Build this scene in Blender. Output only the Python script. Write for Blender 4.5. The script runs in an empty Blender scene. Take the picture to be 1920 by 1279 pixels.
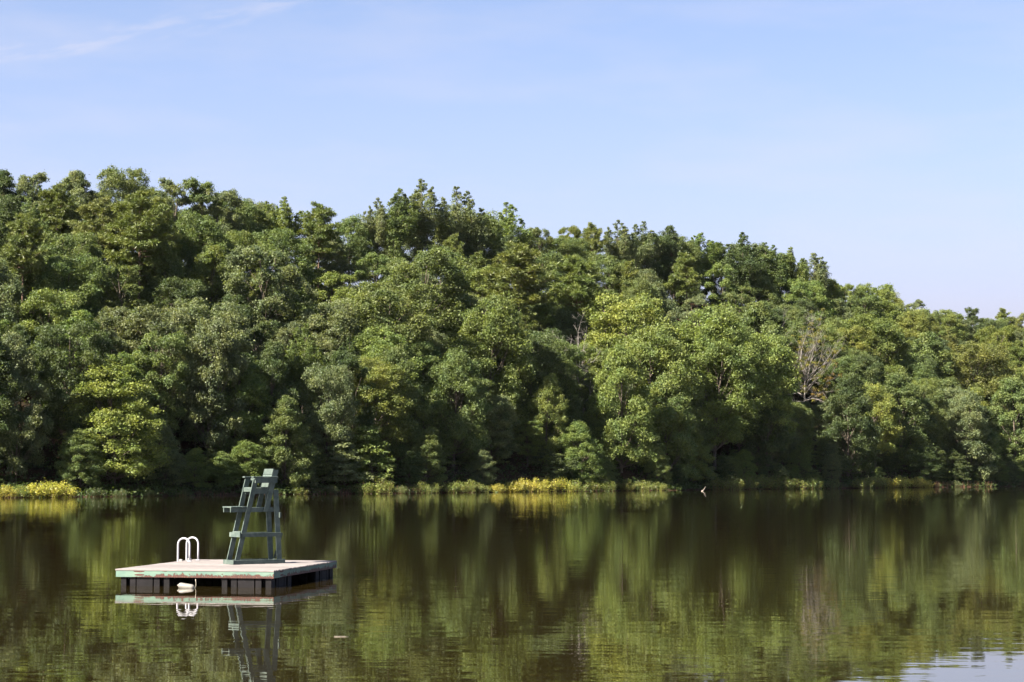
import bpy, math, random
import numpy as np
from math import radians, sin, cos, pi
from mathutils import Vector, Matrix

random.seed(7)
rng = np.random.default_rng(11)
scene = bpy.context.scene
col = scene.collection

# ------------------------------------------------------------------ camera, sky, sun, exposure
FPX, CAM_H, Y_HOR = 3500.0, 2.85, 888.0          # focal length in photo pixels, eye height, horizon row
PITCH = math.atan((Y_HOR - 639.5) / FPX)
cam_d = bpy.data.cameras.new('camera')
cam_d.sensor_fit = 'HORIZONTAL'
cam_d.sensor_width = 36.0
cam_d.lens = FPX / 1920 * 36.0
cam_d.clip_start = 0.5
cam_d.clip_end = 6000
cam = bpy.data.objects.new('camera', cam_d)
cam.location = (0, 0, CAM_H)
cam.rotation_euler = (pi / 2 + PITCH, 0, 0)
col.objects.link(cam)
scene.camera = cam

SUN_EL = radians(42)
SUN_A = radians(36)                               # towards the camera from due left
to_sun = Vector((-cos(SUN_A) * cos(SUN_EL), -sin(SUN_A) * cos(SUN_EL), sin(SUN_EL)))
world = bpy.data.worlds.new('World')
scene.world = world
world.use_nodes = True
wn, wl = world.node_tree.nodes, world.node_tree.links
wn.clear()
w_out = wn.new('ShaderNodeOutputWorld')
w_bg = wn.new('ShaderNodeBackground')
w_bg.inputs['Strength'].default_value = 0.05
sky = wn.new('ShaderNodeTexSky')
sky.sky_type = 'NISHITA'
sky.sun_disc = False
sky.sun_elevation = SUN_EL
sky.sun_rotation = math.atan2(to_sun.x, to_sun.y)
sky.air_density = 0.62
sky.dust_density = 0.6
sky.ozone_density = 2.5
wl.new(w_bg.outputs[0], w_out.inputs[0])

sun_d = bpy.data.lights.new('sun', 'SUN')
sun_d.energy = 5.0
sun_d.angle = radians(0.55)
sun_d.color = (1.0, 0.925, 0.79)
sun = bpy.data.objects.new('sun', sun_d)
sun.rotation_euler = to_sun.to_track_quat('Z', 'Y').to_euler()
sun.location = (-60, -30, 80)
col.objects.link(sun)

scene.view_settings.view_transform = 'Standard'
scene.view_settings.look = 'None'
scene.view_settings.exposure = 2.35
scene.view_settings.gamma = 1.0
scene.view_settings.use_curve_mapping = False
scene.render.engine = 'CYCLES'
scene.cycles.use_denoising = True
scene.cycles.max_bounces = 8
scene.cycles.diffuse_bounces = 3
scene.cycles.glossy_bounces = 3
scene.cycles.transmission_bounces = 4


# ------------------------------------------------------------------ the view's geometry (to read positions on the ground)
V_F = np.array([0, cos(PITCH), sin(PITCH)])
V_U = np.array([0, -sin(PITCH), cos(PITCH)])
V_C = np.array([0, 0, CAM_H])


def ray(x, y):
    return V_F + np.array([(x - 960) / FPX, 0, 0]) + (639.5 - y) / FPX * V_U


def at_z(x, y, z):
    d = ray(x, y)
    return V_C + d * ((z - CAM_H) / d[2])


def proj(P):
    v = np.array(P) - V_C
    w = v @ V_F
    return 960 + FPX * v[0] / w, 639.5 - FPX * (v @ V_U) / w


# ------------------------------------------------------------------ node helpers
def new_mat(name):
    m = bpy.data.materials.new(name)
    m.use_nodes = True
    nt = m.node_tree
    b = nt.nodes['Principled BSDF']
    return m, nt.nodes, nt.links, b


def node(ns, kind, **kw):
    n = ns.new(kind)
    for k, v in kw.items():
        if k in n.inputs:
            n.inputs[k].default_value = v
        else:
            setattr(n, k, v)
    return n


def ramp(ns, stops, interp='LINEAR'):
    r = ns.new('ShaderNodeValToRGB')
    r.color_ramp.interpolation = interp
    e = r.color_ramp.elements
    while len(e) < len(stops):
        e.new(0.5)
    for el, (p, c) in zip(e, stops):
        el.position = p
        el.color = (*c, 1) if len(c) == 3 else c
    return r


def mixc(ns, ls, fac, a, b, blend='MIX'):
    m = ns.new('ShaderNodeMix')
    m.data_type = 'RGBA'
    m.blend_type = blend
    for sock, v in ((m.inputs[0], fac), (m.inputs[6], a), (m.inputs[7], b)):
        if hasattr(v, 'links'):
            ls.new(v, sock)
        elif isinstance(v, (int, float)):
            sock.default_value = v
        else:
            sock.default_value = (*v, 1) if len(v) == 3 else v
    return m.outputs[2]


def math_n(ns, ls, op, a, b=0.0, clamp=False):
    m = ns.new('ShaderNodeMath')
    m.operation = op
    m.use_clamp = clamp
    for sock, v in ((m.inputs[0], a), (m.inputs[1], b)):
        if hasattr(v, 'links'):
            ls.new(v, sock)
        else:
            sock.default_value = v
    return m.outputs[0]


# sky colour: the physical sky with a faint veil of cirrus drawn on the celestial sphere
def build_sky():
    tc = wn.new('ShaderNodeTexCoord')
    d1 = Vector(ray(-60, 118)).normalized()
    d2 = Vector(ray(640, -8)).normalized()
    mnorm = d1.cross(d2).normalized()
    along = (d2 - d1).normalized()
    dot = node(wn, 'ShaderNodeVectorMath', operation='DOT_PRODUCT')
    wl.new(tc.outputs['Generated'], dot.inputs[0])
    dot.inputs[1].default_value = mnorm
    warp = node(wn, 'ShaderNodeTexNoise', Scale=22.0, Detail=4.0)
    wl.new(tc.outputs['Generated'], warp.inputs['Vector'])
    wv = math_n(wn, wl, 'MULTIPLY', math_n(wn, wl, 'SUBTRACT', warp.outputs[0], 0.5), 0.016)
    off = math_n(wn, wl, 'ADD', dot.outputs['Value'], wv)
    q = math_n(wn, wl, 'DIVIDE', off, 0.0042)
    band = math_n(wn, wl, 'DIVIDE', 1.0, math_n(wn, wl, 'ADD', 1.0, math_n(wn, wl, 'POWER', math_n(wn, wl, 'ABSOLUTE', q), 2.4)))
    # broken along its length
    dal = node(wn, 'ShaderNodeVectorMath', operation='DOT_PRODUCT')
    wl.new(tc.outputs['Generated'], dal.inputs[0])
    dal.inputs[1].default_value = along
    comb = wn.new('ShaderNodeCombineXYZ')
    wl.new(math_n(wn, wl, 'MULTIPLY', dal.outputs['Value'], 26.0), comb.inputs[0])
    wl.new(math_n(wn, wl, 'MULTIPLY', dot.outputs['Value'], 160.0), comb.inputs[1])
    n2 = node(wn, 'ShaderNodeTexNoise', Scale=1.0, Detail=6.0, Roughness=0.62)
    wl.new(comb.outputs[0], n2.inputs['Vector'])
    r2 = ramp(wn, [(0.46, (0, 0, 0)), (0.60, (1, 1, 1))])
    wl.new(n2.outputs[0], r2.inputs[0])
    cir = math_n(wn, wl, 'MULTIPLY', band, r2.outputs[0])
    # very soft high veil
    mp = node(wn, 'ShaderNodeMapping')
    mp.inputs['Scale'].default_value = (4.0, 4.0, 19.0)
    mp.inputs['Rotation'].default_value = (0.1, 0.12, 0.4)
    wl.new(tc.outputs['Generated'], mp.inputs['Vector'])
    n3 = node(wn, 'ShaderNodeTexNoise', Scale=1.6, Detail=5.0, Roughness=0.55)
    wl.new(mp.outputs[0], n3.inputs['Vector'])
    r3 = ramp(wn, [(0.45, (0, 0, 0)), (0.72, (1, 1, 1))])
    wl.new(n3.outputs[0], r3.inputs[0])
    veil = math_n(wn, wl, 'MULTIPLY', r3.outputs[0], 0.26)
    fac = math_n(wn, wl, 'ADD', math_n(wn, wl, 'MULTIPLY', cir, 0.28), veil, True)
    # summer haze: thickens towards the horizon, the same all round
    sx = wn.new('ShaderNodeSeparateXYZ')
    wl.new(tc.outputs['Generated'], sx.inputs[0])
    el = math_n(wn, wl, 'MAXIMUM', sx.outputs[2], 0.0)
    hz = math_n(wn, wl, 'POWER', 2.718, math_n(wn, wl, 'MULTIPLY', el, -7.5))
    hz = math_n(wn, wl, 'MINIMUM', math_n(wn, wl, 'MULTIPLY', hz, 1.73), 0.95)
    hazed = mixc(wn, wl, hz, sky.outputs[0], (2.74, 2.74, 3.42))
    c = mixc(wn, wl, fac, hazed, (3.25, 3.22, 3.70))
    wl.new(c, w_bg.inputs['Color'])


build_sky()


# ------------------------------------------------------------------ object helpers
def set_props(o, label=None, cat=None, group=None, kind=None):
    if label:
        o['label'] = label
    if cat:
        o['category'] = cat
    if group:
        o['group'] = group
    if kind:
        o['kind'] = kind
    return o


def empty(name, loc, rz=0.0, label=None, cat=None, group=None):
    o = bpy.data.objects.new(name, None)
    o.empty_display_size = 0.3
    o.location = loc
    o.rotation_euler = (0, 0, rz)
    col.objects.link(o)
    return set_props(o, label, cat, group)


def link_mesh(name, me, parent=None):
    o = bpy.data.objects.new(name, me)
    col.objects.link(o)
    if parent:
        o.parent = parent
    return o


class MB:
    """collects boxes, beams and tubes into one mesh"""

    def __init__(self):
        self.v, self.f = [], []

    def add(self, verts, faces):
        o = len(self.v)
        self.v += [tuple(p) for p in verts]
        self.f += [tuple(i + o for i in f) for f in faces]
        return self

    def box(self, x0, x1, y0, y1, z0, z1, ch=0.0):
        if ch <= 0:
            vs = [(x0, y0, z0), (x1, y0, z0), (x1, y1, z0), (x0, y1, z0), (x0, y0, z1), (x1, y0, z1), (x1, y1, z1), (x0, y1, z1)]
            fs = [(3, 2, 1, 0), (4, 5, 6, 7), (0, 1, 5, 4), (1, 2, 6, 5), (2, 3, 7, 6), (3, 0, 4, 7)]
            return self.add(vs, fs)
        c = ch                                              # top edges eased
        vs = [(x0, y0, z0), (x1, y0, z0), (x1, y1, z0), (x0, y1, z0), (x0, y0, z1 - c), (x1, y0, z1 - c), (x1, y1, z1 - c), (x0, y1, z1 - c),
              (x0 + c, y0 + c, z1), (x1 - c, y0 + c, z1), (x1 - c, y1 - c, z1), (x0 + c, y1 - c, z1)]
        fs = [(3, 2, 1, 0), (0, 1, 5, 4), (1, 2, 6, 5), (2, 3, 7, 6), (3, 0, 4, 7), (8, 9, 10, 11),
              (4, 5, 9, 8), (5, 6, 10, 9), (6, 7, 11, 10), (7, 4, 8, 11)]
        return self.add(vs, fs)

    def beam(self, u0, z0, u1, z1, width, v0, v1, cut=True):
        """plank in the u-z plane; its ends cut level"""
        d = Vector((u1 - u0, z1 - z0)).normalized()
        hw = width / 2
        if cut and abs(d.y) > 0.3:
            off = hw / d.y
            q = [(u0 - off, z0), (u0 + off, z0), (u1 + off, z1), (u1 - off, z1)]
        else:
            n = Vector((-d.y, d.x)) * hw
            q = [(u0 - n.x, z0 - n.y), (u0 + n.x, z0 + n.y), (u1 + n.x, z1 + n.y), (u1 - n.x, z1 - n.y)]
        vs = [(a, v0, b) for a, b in q] + [(a, v1, b) for a, b in q]
        return self.add(vs, [(0, 1, 2, 3), (7, 6, 5, 4), (0, 4, 5, 1), (1, 5, 6, 2), (2, 6, 7, 3), (3, 7, 4, 0)])

    def tube(self, pts, radii, n=6, cap=True):
        pts = [Vector(p) for p in pts]
        if isinstance(radii, (int, float)):
            radii = [radii] * len(pts)
        o = len(self.v)
        prev = None
        for i, p in enumerate(pts):
            t = (pts[min(i + 1, len(pts) - 1)] - pts[max(i - 1, 0)]).normalized()
            if prev is None:
                a = t.orthogonal().normalized()
            else:
                a = (prev - t * prev.dot(t))
                a = a.normalized() if a.length > 1e-6 else t.orthogonal().normalized()
            prev = a
            b = t.cross(a)
            for k in range(n):
                th = 2 * pi * k / n
                self.v.append(tuple(p + (a * cos(th) + b * sin(th)) * radii[i]))
        for i in range(len(pts) - 1):
            for k in range(n):
                k2 = (k + 1) % n
                self.f.append((o + i * n + k, o + i * n + k2, o + (i + 1) * n + k2, o + (i + 1) * n + k))
        if cap:
            self.f.append(tuple(o + k for k in range(n - 1, -1, -1)))
            e = o + (len(pts) - 1) * n
            self.f.append(tuple(e + k for k in range(n)))
        return self

    def mesh(self, name, mat, smooth=False):
        me = bpy.data.meshes.new(name)
        me.from_pydata(self.v, [], self.f)
        me.materials.append(mat)
        if smooth:
            me.polygons.foreach_set('use_smooth', [True] * len(me.polygons))
        me.update()
        return me

    def build(self, name, mat, parent=None, smooth=False):
        return link_mesh(name, self.mesh(name, mat, smooth), parent)


def quads_mesh(name, V, mat):
    """V: (n,4,3) array of free quads"""
    n = len(V)
    me = bpy.data.meshes.new(name)
    me.vertices.add(n * 4)
    me.vertices.foreach_set('co', V.reshape(-1).astype(np.float32))
    me.loops.add(n * 4)
    me.loops.foreach_set('vertex_index', np.arange(n * 4, dtype=np.int32))
    me.polygons.add(n)
    me.polygons.foreach_set('loop_start', np.arange(0, n * 4, 4, dtype=np.int32))
    me.polygons.foreach_set('loop_total', np.full(n, 4, dtype=np.int32))
    me.materials.append(mat)
    me.update(calc_edges=True)
    return me


# ------------------------------------------------------------------ materials
def leaf_mat(name, rough=0.55, transl=0.36, spec=0.25, var=0.4):
    """foliage: the tree's own colour (object colour) with leaf to leaf variation"""
    m, ns, ls, b = new_mat(name)
    oi = ns.new('ShaderNodeObjectInfo')
    ge = ns.new('ShaderNodeNewGeometry')
    hs = ns.new('ShaderNodeHueSaturation')
    ls.new(oi.outputs['Color'], hs.inputs['Color'])
    v = math_n(ns, ls, 'ADD', 1.0 - var, math_n(ns, ls, 'MULTIPLY', ge.outputs['Random Per Island'], 2 * var))
    ls.new(v, hs.inputs['Value'])
    hue = math_n(ns, ls, 'ADD', 0.488, math_n(ns, ls, 'MULTIPLY', oi.outputs['Random'], 0.024))
    ls.new(hue, hs.inputs['Hue'])
    tc = ns.new('ShaderNodeTexCoord')
    nz = node(ns, 'ShaderNodeTexNoise', Scale=0.55, Detail=2.0)
    ls.new(tc.outputs['Object'], nz.inputs['Vector'])
    rr = ramp(ns, [(0.35, (0.78, 0.86, 0.9)), (0.68, (1.22, 1.12, 0.92))])
    ls.new(nz.outputs[0], rr.inputs[0])
    c = mixc(ns, ls, 1.0, hs.outputs[0], rr.outputs[0], 'MULTIPLY')
    ls.new(c, b.inputs['Base Color'])
    b.inputs['Roughness'].default_value = rough
    b.inputs['Specular IOR Level'].default_value = spec
    tr = ns.new('ShaderNodeBsdfTranslucent')
    tcx = mixc(ns, ls, 1.0, c, (1.4, 1.42, 0.65), 'MULTIPLY')
    ls.new(tcx, tr.inputs['Color'])
    mx = ns.new('ShaderNodeMixShader')
    mx.inputs[0].default_value = transl
    ls.new(b.outputs[0], mx.inputs[1])
    ls.new(tr.outputs[0], mx.inputs[2])
    out = ns['Material Output']
    ls.new(mx.outputs[0], out.inputs['Surface'])
    return m


M = {}
M['leaf'] = leaf_mat('leaf')
M['needle'] = leaf_mat('pine needle', rough=0.5, transl=0.22, spec=0.35, var=0.3)
M['shrub_leaf'] = leaf_mat('shrub leaf', rough=0.45, transl=0.35, spec=0.4)


def bark_mat(name, c0, c1):
    m, ns, ls, b = new_mat(name)
    tc = ns.new('ShaderNodeTexCoord')
    mp = ns.new('ShaderNodeMapping')
    mp.inputs['Scale'].default_value = (6, 6, 1.2)
    ls.new(tc.outputs['Object'], mp.inputs[0])
    nz = node(ns, 'ShaderNodeTexNoise', Scale=2.0, Detail=5.0, Roughness=0.65)
    ls.new(mp.outputs[0], nz.inputs['Vector'])
    r = ramp(ns, [(0.3, c0), (0.7, c1)])
    ls.new(nz.outputs[0], r.inputs[0])
    ls.new(r.outputs[0], b.inputs['Base Color'])
    b.inputs['Roughness'].default_value = 0.9
    b.inputs['Specular IOR Level'].default_value = 0.15
    bp = node(ns, 'ShaderNodeBump', Strength=0.6, Distance=0.05)
    ls.new(nz.outputs[0], bp.inputs['Height'])
    ls.new(bp.outputs[0], b.inputs['Normal'])
    return m


M['bark'] = bark_mat('bark', (0.045, 0.035, 0.028), (0.15, 0.12, 0.095))
M['pine_bark'] = bark_mat('pine bark', (0.07, 0.045, 0.032), (0.2, 0.13, 0.095))
M['dead_bark'] = bark_mat('dead wood', (0.135, 0.12, 0.108), (0.28, 0.255, 0.23))
M['stem'] = bark_mat('shrub stem', (0.09, 0.045, 0.03), (0.22, 0.12, 0.08))


def ground_mat():
    m, ns, ls, b = new_mat('leaf litter')
    tc = ns.new('ShaderNodeTexCoord')
    n1 = node(ns, 'ShaderNodeTexNoise', Scale=0.35, Detail=6.0, Roughness=0.6)
    n2 = node(ns, 'ShaderNodeTexNoise', Scale=4.0, Detail=6.0, Roughness=0.7)
    ls.new(tc.outputs['Object'], n1.inputs['Vector'])
    ls.new(tc.outputs['Object'], n2.inputs['Vector'])
    r1 = ramp(ns, [(0.35, (0.020, 0.017, 0.010)), (0.55, (0.048, 0.027, 0.017)), (0.75, (0.026, 0.032, 0.012))])
    ls.new(n1.outputs[0], r1.inputs[0])
    r2 = ramp(ns, [(0.3, (0.5, 0.5, 0.5)), (0.7, (1.4, 1.25, 1.15))])
    ls.new(n2.outputs[0], r2.inputs[0])
    ls.new(mixc(ns, ls, 1.0, r1.outputs[0], r2.outputs[0], 'MULTIPLY'), b.inputs['Base Color'])
    b.inputs['Roughness'].default_value = 0.95
    b.inputs['Specular IOR Level'].default_value = 0.1
    bp = node(ns, 'ShaderNodeBump', Strength=0.8, Distance=0.15)
    ls.new(n2.outputs[0], bp.inputs['Height'])
    ls.new(bp.outputs[0], b.inputs['Normal'])
    return m


M['ground'] = ground_mat()


def water_mat():
    m, ns, ls, b = new_mat('lake water')
    tc = ns.new('ShaderNodeTexCoord')

    def ripples(scale_x, scale_y, rot, detail=2.0, w=0.0):
        mp = ns.new('ShaderNodeMapping')
        mp.inputs['Scale'].default_value = (scale_x, scale_y, 1)
        mp.inputs['Rotation'].default_value = (0, 0, rot)
        mp.inputs['Location'].default_value = (w, w * 0.7, 0)
        ls.new(tc.outputs['Object'], mp.inputs[0])
        nz = node(ns, 'ShaderNodeTexNoise', Scale=1.0, Detail=detail, Roughness=0.5, noise_dimensions='2D')
        ls.new(mp.outputs[0], nz.inputs['Vector'])
        return nz.outputs[0]

    # calm and ruffled patches
    pat = ripples(0.05, 0.035, 0.3, 3.0, 4.0)
    pr = ramp(ns, [(0.36, (0.45, 0.45, 0.45)), (0.62, (1, 1, 1))])
    ls.new(pat, pr.inputs[0])
    sp = ns.new('ShaderNodeSeparateXYZ')
    ls.new(tc.outputs['Object'], sp.inputs[0])
    far = node(ns, 'ShaderNodeMapRange', interpolation_type='SMOOTHSTEP')
    ls.new(math_n(ns, ls, 'ADD', sp.outputs[1], math_n(ns, ls, 'MULTIPLY', pat, 30.0)), far.inputs['Value'])
    far.inputs['From Min'].default_value = 52.0
    far.inputs['From Max'].default_value = 100.0
    fo = far.outputs[0]
    small = math_n(ns, ls, 'MULTIPLY', ripples(1.9, 4.2, -0.10, 2.0), math_n(ns, ls, 'ADD', 0.00055, math_n(ns, ls, 'MULTIPLY', fo, 0.0016)))
    mid = math_n(ns, ls, 'MULTIPLY', ripples(0.5, 1.35, 0.08, 2.0, 9.0), math_n(ns, ls, 'ADD', 0.0034, math_n(ns, ls, 'MULTIPLY', fo, 0.0022)))
    swell = math_n(ns, ls, 'MULTIPLY', ripples(0.10, 0.33, -0.2, 1.0, 3.0), 0.0035)
    h = math_n(ns, ls, 'ADD', math_n(ns, ls, 'ADD', small, mid), swell)
    h = math_n(ns, ls, 'MULTIPLY', h, pr.outputs[0])
    bp = node(ns, 'ShaderNodeBump', Strength=1.0, Distance=1.0)
    ls.new(h, bp.inputs['Height'])
    b.inputs['Base Color'].default_value = (0.0125, 0.0088, 0.0026, 1)
    b.inputs['Roughness'].default_value = 0.0
    b.inputs['IOR'].default_value = 2.4
    b.inputs['Specular Tint'].default_value = (1.0, 0.97, 0.86, 1)
    ls.new(bp.outputs[0], b.inputs['Normal'])
    return m


M['water'] = water_mat()


def paint_mat(name, base, worn, bare, wear=0.5, scale=9.0, rough=0.55):
    """weathered painted board: sun-faded patches, fine grain, bare wood on worn spots"""
    m, ns, ls, b = new_mat(name)
    tc = ns.new('ShaderNodeTexCoord')
    oi = ns.new('ShaderNodeObjectInfo')
    va = node(ns, 'ShaderNodeVectorMath', operation='ADD')
    sc_ = node(ns, 'ShaderNodeVectorMath', operation='SCALE')
    cx = ns.new('ShaderNodeCombineXYZ')
    ls.new(oi.outputs['Random'], cx.inputs[0])
    ls.new(cx.outputs[0], sc_.inputs[0])
    sc_.inputs['Scale'].default_value = 37.0
    ls.new(tc.outputs['Object'], va.inputs[0])
    ls.new(sc_.outputs[0], va.inputs[1])
    n1 = node(ns, 'ShaderNodeTexNoise', Scale=scale, Detail=6.0, Roughness=0.65)
    ls.new(va.outputs[0], n1.inputs['Vector'])
    r1 = ramp(ns, [(0.35, base), (0.7, worn)])
    ls.new(n1.outputs[0], r1.inputs[0])
    n2 = node(ns, 'ShaderNodeTexNoise', Scale=scale * 2.3, Detail=8.0, Roughness=0.75)
    ls.new(va.outputs[0], n2.inputs['Vector'])
    r2 = ramp(ns, [(0.5 + 0.3 * (1 - wear), (0, 0, 0)), (0.56 + 0.3 * (1 - wear), (1, 1, 1))])
    ls.new(n2.outputs[0], r2.inputs[0])
    cmix = mixc(ns, ls, r2.outputs[0], r1.outputs[0], bare)
    hv = ns.new('ShaderNodeHueSaturation')                  # boards weather differently
    ls.new(cmix, hv.inputs['Color'])
    ls.new(math_n(ns, ls, 'ADD', 0.84, math_n(ns, ls, 'MULTIPLY', oi.outputs['Random'], 0.3)), hv.inputs['Value'])
    ls.new(hv.outputs[0], b.inputs['Base Color'])
    b.inputs['Roughness'].default_value = rough
    b.inputs['Specular IOR Level'].default_value = 0.22
    bp = node(ns, 'ShaderNodeBump', Strength=0.35, Distance=0.004)
    ls.new(n2.outputs[0], bp.inputs['Height'])
    ls.new(bp.outputs[0], b.inputs['Normal'])
    return m


M['chair'] = paint_mat('weathered dark green paint', (0.044, 0.062, 0.056), (0.095, 0.116, 0.102), (0.19, 0.20, 0.175), 0.4, 7.0, 0.75)
M['deck'] = paint_mat('bleached deck board', (0.140, 0.124, 0.120), (0.195, 0.174, 0.168), (0.085, 0.068, 0.062), 0.4, 5.0, 0.8)


def fascia_mat():
    """pale green paint peeling to rust-red along the lower edge"""
    m, ns, ls, b = new_mat('peeling green fascia paint')
    tc = ns.new('ShaderNodeTexCoord')
    sep = ns.new('ShaderNodeSeparateXYZ')
    ls.new(tc.outputs['Object'], sep.inputs[0])
    # u runs along the board, z up the board (0 .. 0.2)
    n1 = node(ns, 'ShaderNodeTexNoise', Scale=3.0, Detail=5.0, Roughness=0.6)
    ls.new(tc.outputs['Object'], n1.inputs['Vector'])
    paint = ramp(ns, [(0.3, (0.060, 0.118, 0.096)), (0.72, (0.112, 0.168, 0.128))])
    ls.new(n1.outputs[0], paint.inputs[0])
    mp = ns.new('ShaderNodeMapping')
    mp.inputs['Scale'].default_value = (8, 8, 6)
    ls.new(tc.outputs['Object'], mp.inputs[0])
    n2 = node(ns, 'ShaderNodeTexNoise', Scale=1.3, Detail=7.0, Roughness=0.72)
    ls.new(mp.outputs[0], n2.inputs['Vector'])
    nl = node(ns, 'ShaderNodeTexNoise', Scale=0.9, Detail=2.0)
    ls.new(tc.outputs['Object'], nl.inputs['Vector'])
    # height of the bare strip varies along the board, almost none at the far left of the front
    strip = math_n(ns, ls, 'MULTIPLY', math_n(ns, ls, 'SUBTRACT', n2.outputs[0], 0.36), 0.46)
    strip = math_n(ns, ls, 'ADD', strip, 0.012)
    long_ = ramp(ns, [(0.10, (0.0, 0.0, 0.0)), (0.32, (1.0, 1.0, 1.0))])
    ux = math_n(ns, ls, 'MULTIPLY', sep.outputs[0], 0.235)
    ls.new(ux, long_.inputs[0])
    strip = math_n(ns, ls, 'MULTIPLY', strip, long_.outputs[0])
    low = math_n(ns, ls, 'LESS_THAN', sep.outputs[2], strip)
    # two bare patches near the left end
    def patch(u, z, ru, rz):
        a = math_n(ns, ls, 'DIVIDE', math_n(ns, ls, 'SUBTRACT', sep.outputs[0], u), ru)
        c = math_n(ns, ls, 'DIVIDE', math_n(ns, ls, 'SUBTRACT', sep.outputs[2], z), rz)
        s = math_n(ns, ls, 'ADD', math_n(ns, ls, 'MULTIPLY', a, a), math_n(ns, ls, 'MULTIPLY', c, c))
        s = math_n(ns, ls, 'ADD', s, math_n(ns, ls, 'MULTIPLY', n2.outputs[0], 1.3))
        return math_n(ns, ls, 'LESS_THAN', s, 1.55)
    msk = math_n(ns, ls, 'MAXIMUM', low, patch(0.62, 0.16, 0.17, 0.042))
    msk = math_n(ns, ls, 'MAXIMUM', msk, patch(0.64, 0.055, 0.14, 0.026))
    msk = math_n(ns, ls, 'MAXIMUM', msk, patch(1.32, 0.155, 0.07, 0.013))
    rust = ramp(ns, [(0.3, (0.026, 0.008, 0.005)), (0.55, (0.050, 0.0125, 0.008)), (0.74, (0.15, 0.065, 0.03))])
    n3 = node(ns, 'ShaderNodeTexNoise', Scale=30.0, Detail=4.0)
    ls.new(tc.outputs['Object'], n3.inputs['Vector'])
    ls.new(n3.outputs[0], rust.inputs[0])
    ls.new(mixc(ns, ls, msk, paint.outputs[0], rust.outputs[0]), b.inputs['Base Color'])
    b.inputs['Roughness'].default_value = 0.7
    bp = node(ns, 'ShaderNodeBump', Strength=0.5, Distance=0.006, invert=True)
    ls.new(msk, bp.inputs['Height'])
    ls.new(bp.outputs[0], b.inputs['Normal'])
    return m


M['fascia'] = fascia_mat()


def simple_mat(name, c, rough=0.5, noise=0.15, scale=12.0, metal=0.0):
    m, ns, ls, b = new_mat(name)
    tc = ns.new('ShaderNodeTexCoord')
    nz = node(ns, 'ShaderNodeTexNoise', Scale=scale, Detail=5.0, Roughness=0.65)
    ls.new(tc.outputs['Object'], nz.inputs['Vector'])
    lo = tuple(max(0, x * (1 - noise * 2)) for x in c)
    hi = tuple(min(1, x * (1 + noise)) for x in c)
    r = ramp(ns, [(0.3, lo), (0.7, hi)])
    ls.new(nz.outputs[0], r.inputs[0])
    ls.new(r.outputs[0], b.inputs['Base Color'])
    b.inputs['Roughness'].default_value = rough
    b.inputs['Metallic'].default_value = metal
    return m


M['float'] = simple_mat('dark plastic float', (0.0075, 0.0062, 0.0074), 0.7, 0.3, 5.0)
M['float'].node_tree.nodes['Principled BSDF'].inputs['Specular IOR Level'].default_value = 0.15
M['joist'] = simple_mat('wet underframe timber', (0.05, 0.04, 0.032), 0.8)
M['white_metal'] = simple_mat('white coated rail', (0.38, 0.37, 0.405), 0.35, 0.06, 20)
M['steel'] = simple_mat('galvanised bolt', (0.35, 0.34, 0.33), 0.5, 0.2, 30, 0.8)
M['fender'] = simple_mat('weathered white vinyl', (0.17, 0.155, 0.14), 0.45, 0.12, 9)
M['rope'] = simple_mat('pale rope', (0.55, 0.50, 0.42), 0.9, 0.2, 60)
M['drift'] = simple_mat('bleached driftwood', (0.30, 0.25, 0.21), 0.8, 0.2, 25)

# ------------------------------------------------------------------ the lake shore and the hill behind it
S0 = at_z(960, 922.72, 0.0)[:2]
SA = at_z(-400, 933.45 + 0.01118 * 400, 0.0)[:2]
SB = at_z(2200, 933.45 - 0.01118 * 2200, 0.0)[:2]
T_DIR = (SB - SA) / np.linalg.norm(SB - SA)
N_IN = np.array([-T_DIR[1], T_DIR[0]])            # inland
SK = [(-300, 300), (0, 316), (120, 320), (230, 322), (320, 338), (420, 352), (520, 368), (620, 392), (720, 388), (800, 372), (870, 380),
      (960, 402), (1040, 425), (1180, 425), (1320, 440), (1440, 452), (1520, 480), (1580, 522), (1660, 538), (1740, 574), (1840, 582), (1940, 590), (2300, 610)]
SKX, SKY = np.array([a for a, b in SK], float), np.array([b for a, b in SK], float)
RIDGE_D = 63.0


def wig(t):
    return 0.9 * np.sin(t * 0.11 + 1.0) + 0.6 * np.sin(t * 0.29) + 0.35 * np.sin(t * 0.71 + 2.0)


def shore_xy(t, d):
    return S0 + T_DIR * t + N_IN * (d + wig(t))


def ridge_height(px):
    xs = np.linspace(px - 130, px + 130, 7)
    y = np.interp(xs, SKX, SKY).mean()
    # distance of the ridge row in this direction
    k = (px - 960) / FPX
    den = T_DIR[0] - k * T_DIR[1]
    o = S0 + N_IN * RIDGE_D
    t = (k * o[1] - o[0]) / den
    Y = o[1] + T_DIR[1] * t
    return CAM_H + (Y_HOR - y) / FPX * Y - 16.5


def hill_g(d):
    u = np.clip((d - 1.5) / (RIDGE_D - 1.5), 0, 1.25)
    return np.where(u < 1, u ** 1.12, 1 + 0.25 * (u - 1))


RPX = np.linspace(-900, 2800, 120)
RTAB = np.array([ridge_height(np.clip(p, -250, 2250)) for p in RPX])


def ground_z(x, y, d):
    px = 960 + FPX * x / np.maximum(y, 60)
    R = np.interp(px, RPX, RTAB)
    bump = 0.25 * np.sin(x * 0.21 + y * 0.13) + 0.2 * np.sin(y * 0.33 - x * 0.17)
    bank = np.clip((d + 0.6) / 1.6, 0, 1) * 0.42
    z = bank + R * hill_g(d) + bump * np.clip((d - 1) / 4, 0, 1)
    under = np.maximum(-2.0, (d + 0.6) * 0.35)
    return np.where(d < -0.6, under, z)


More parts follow.
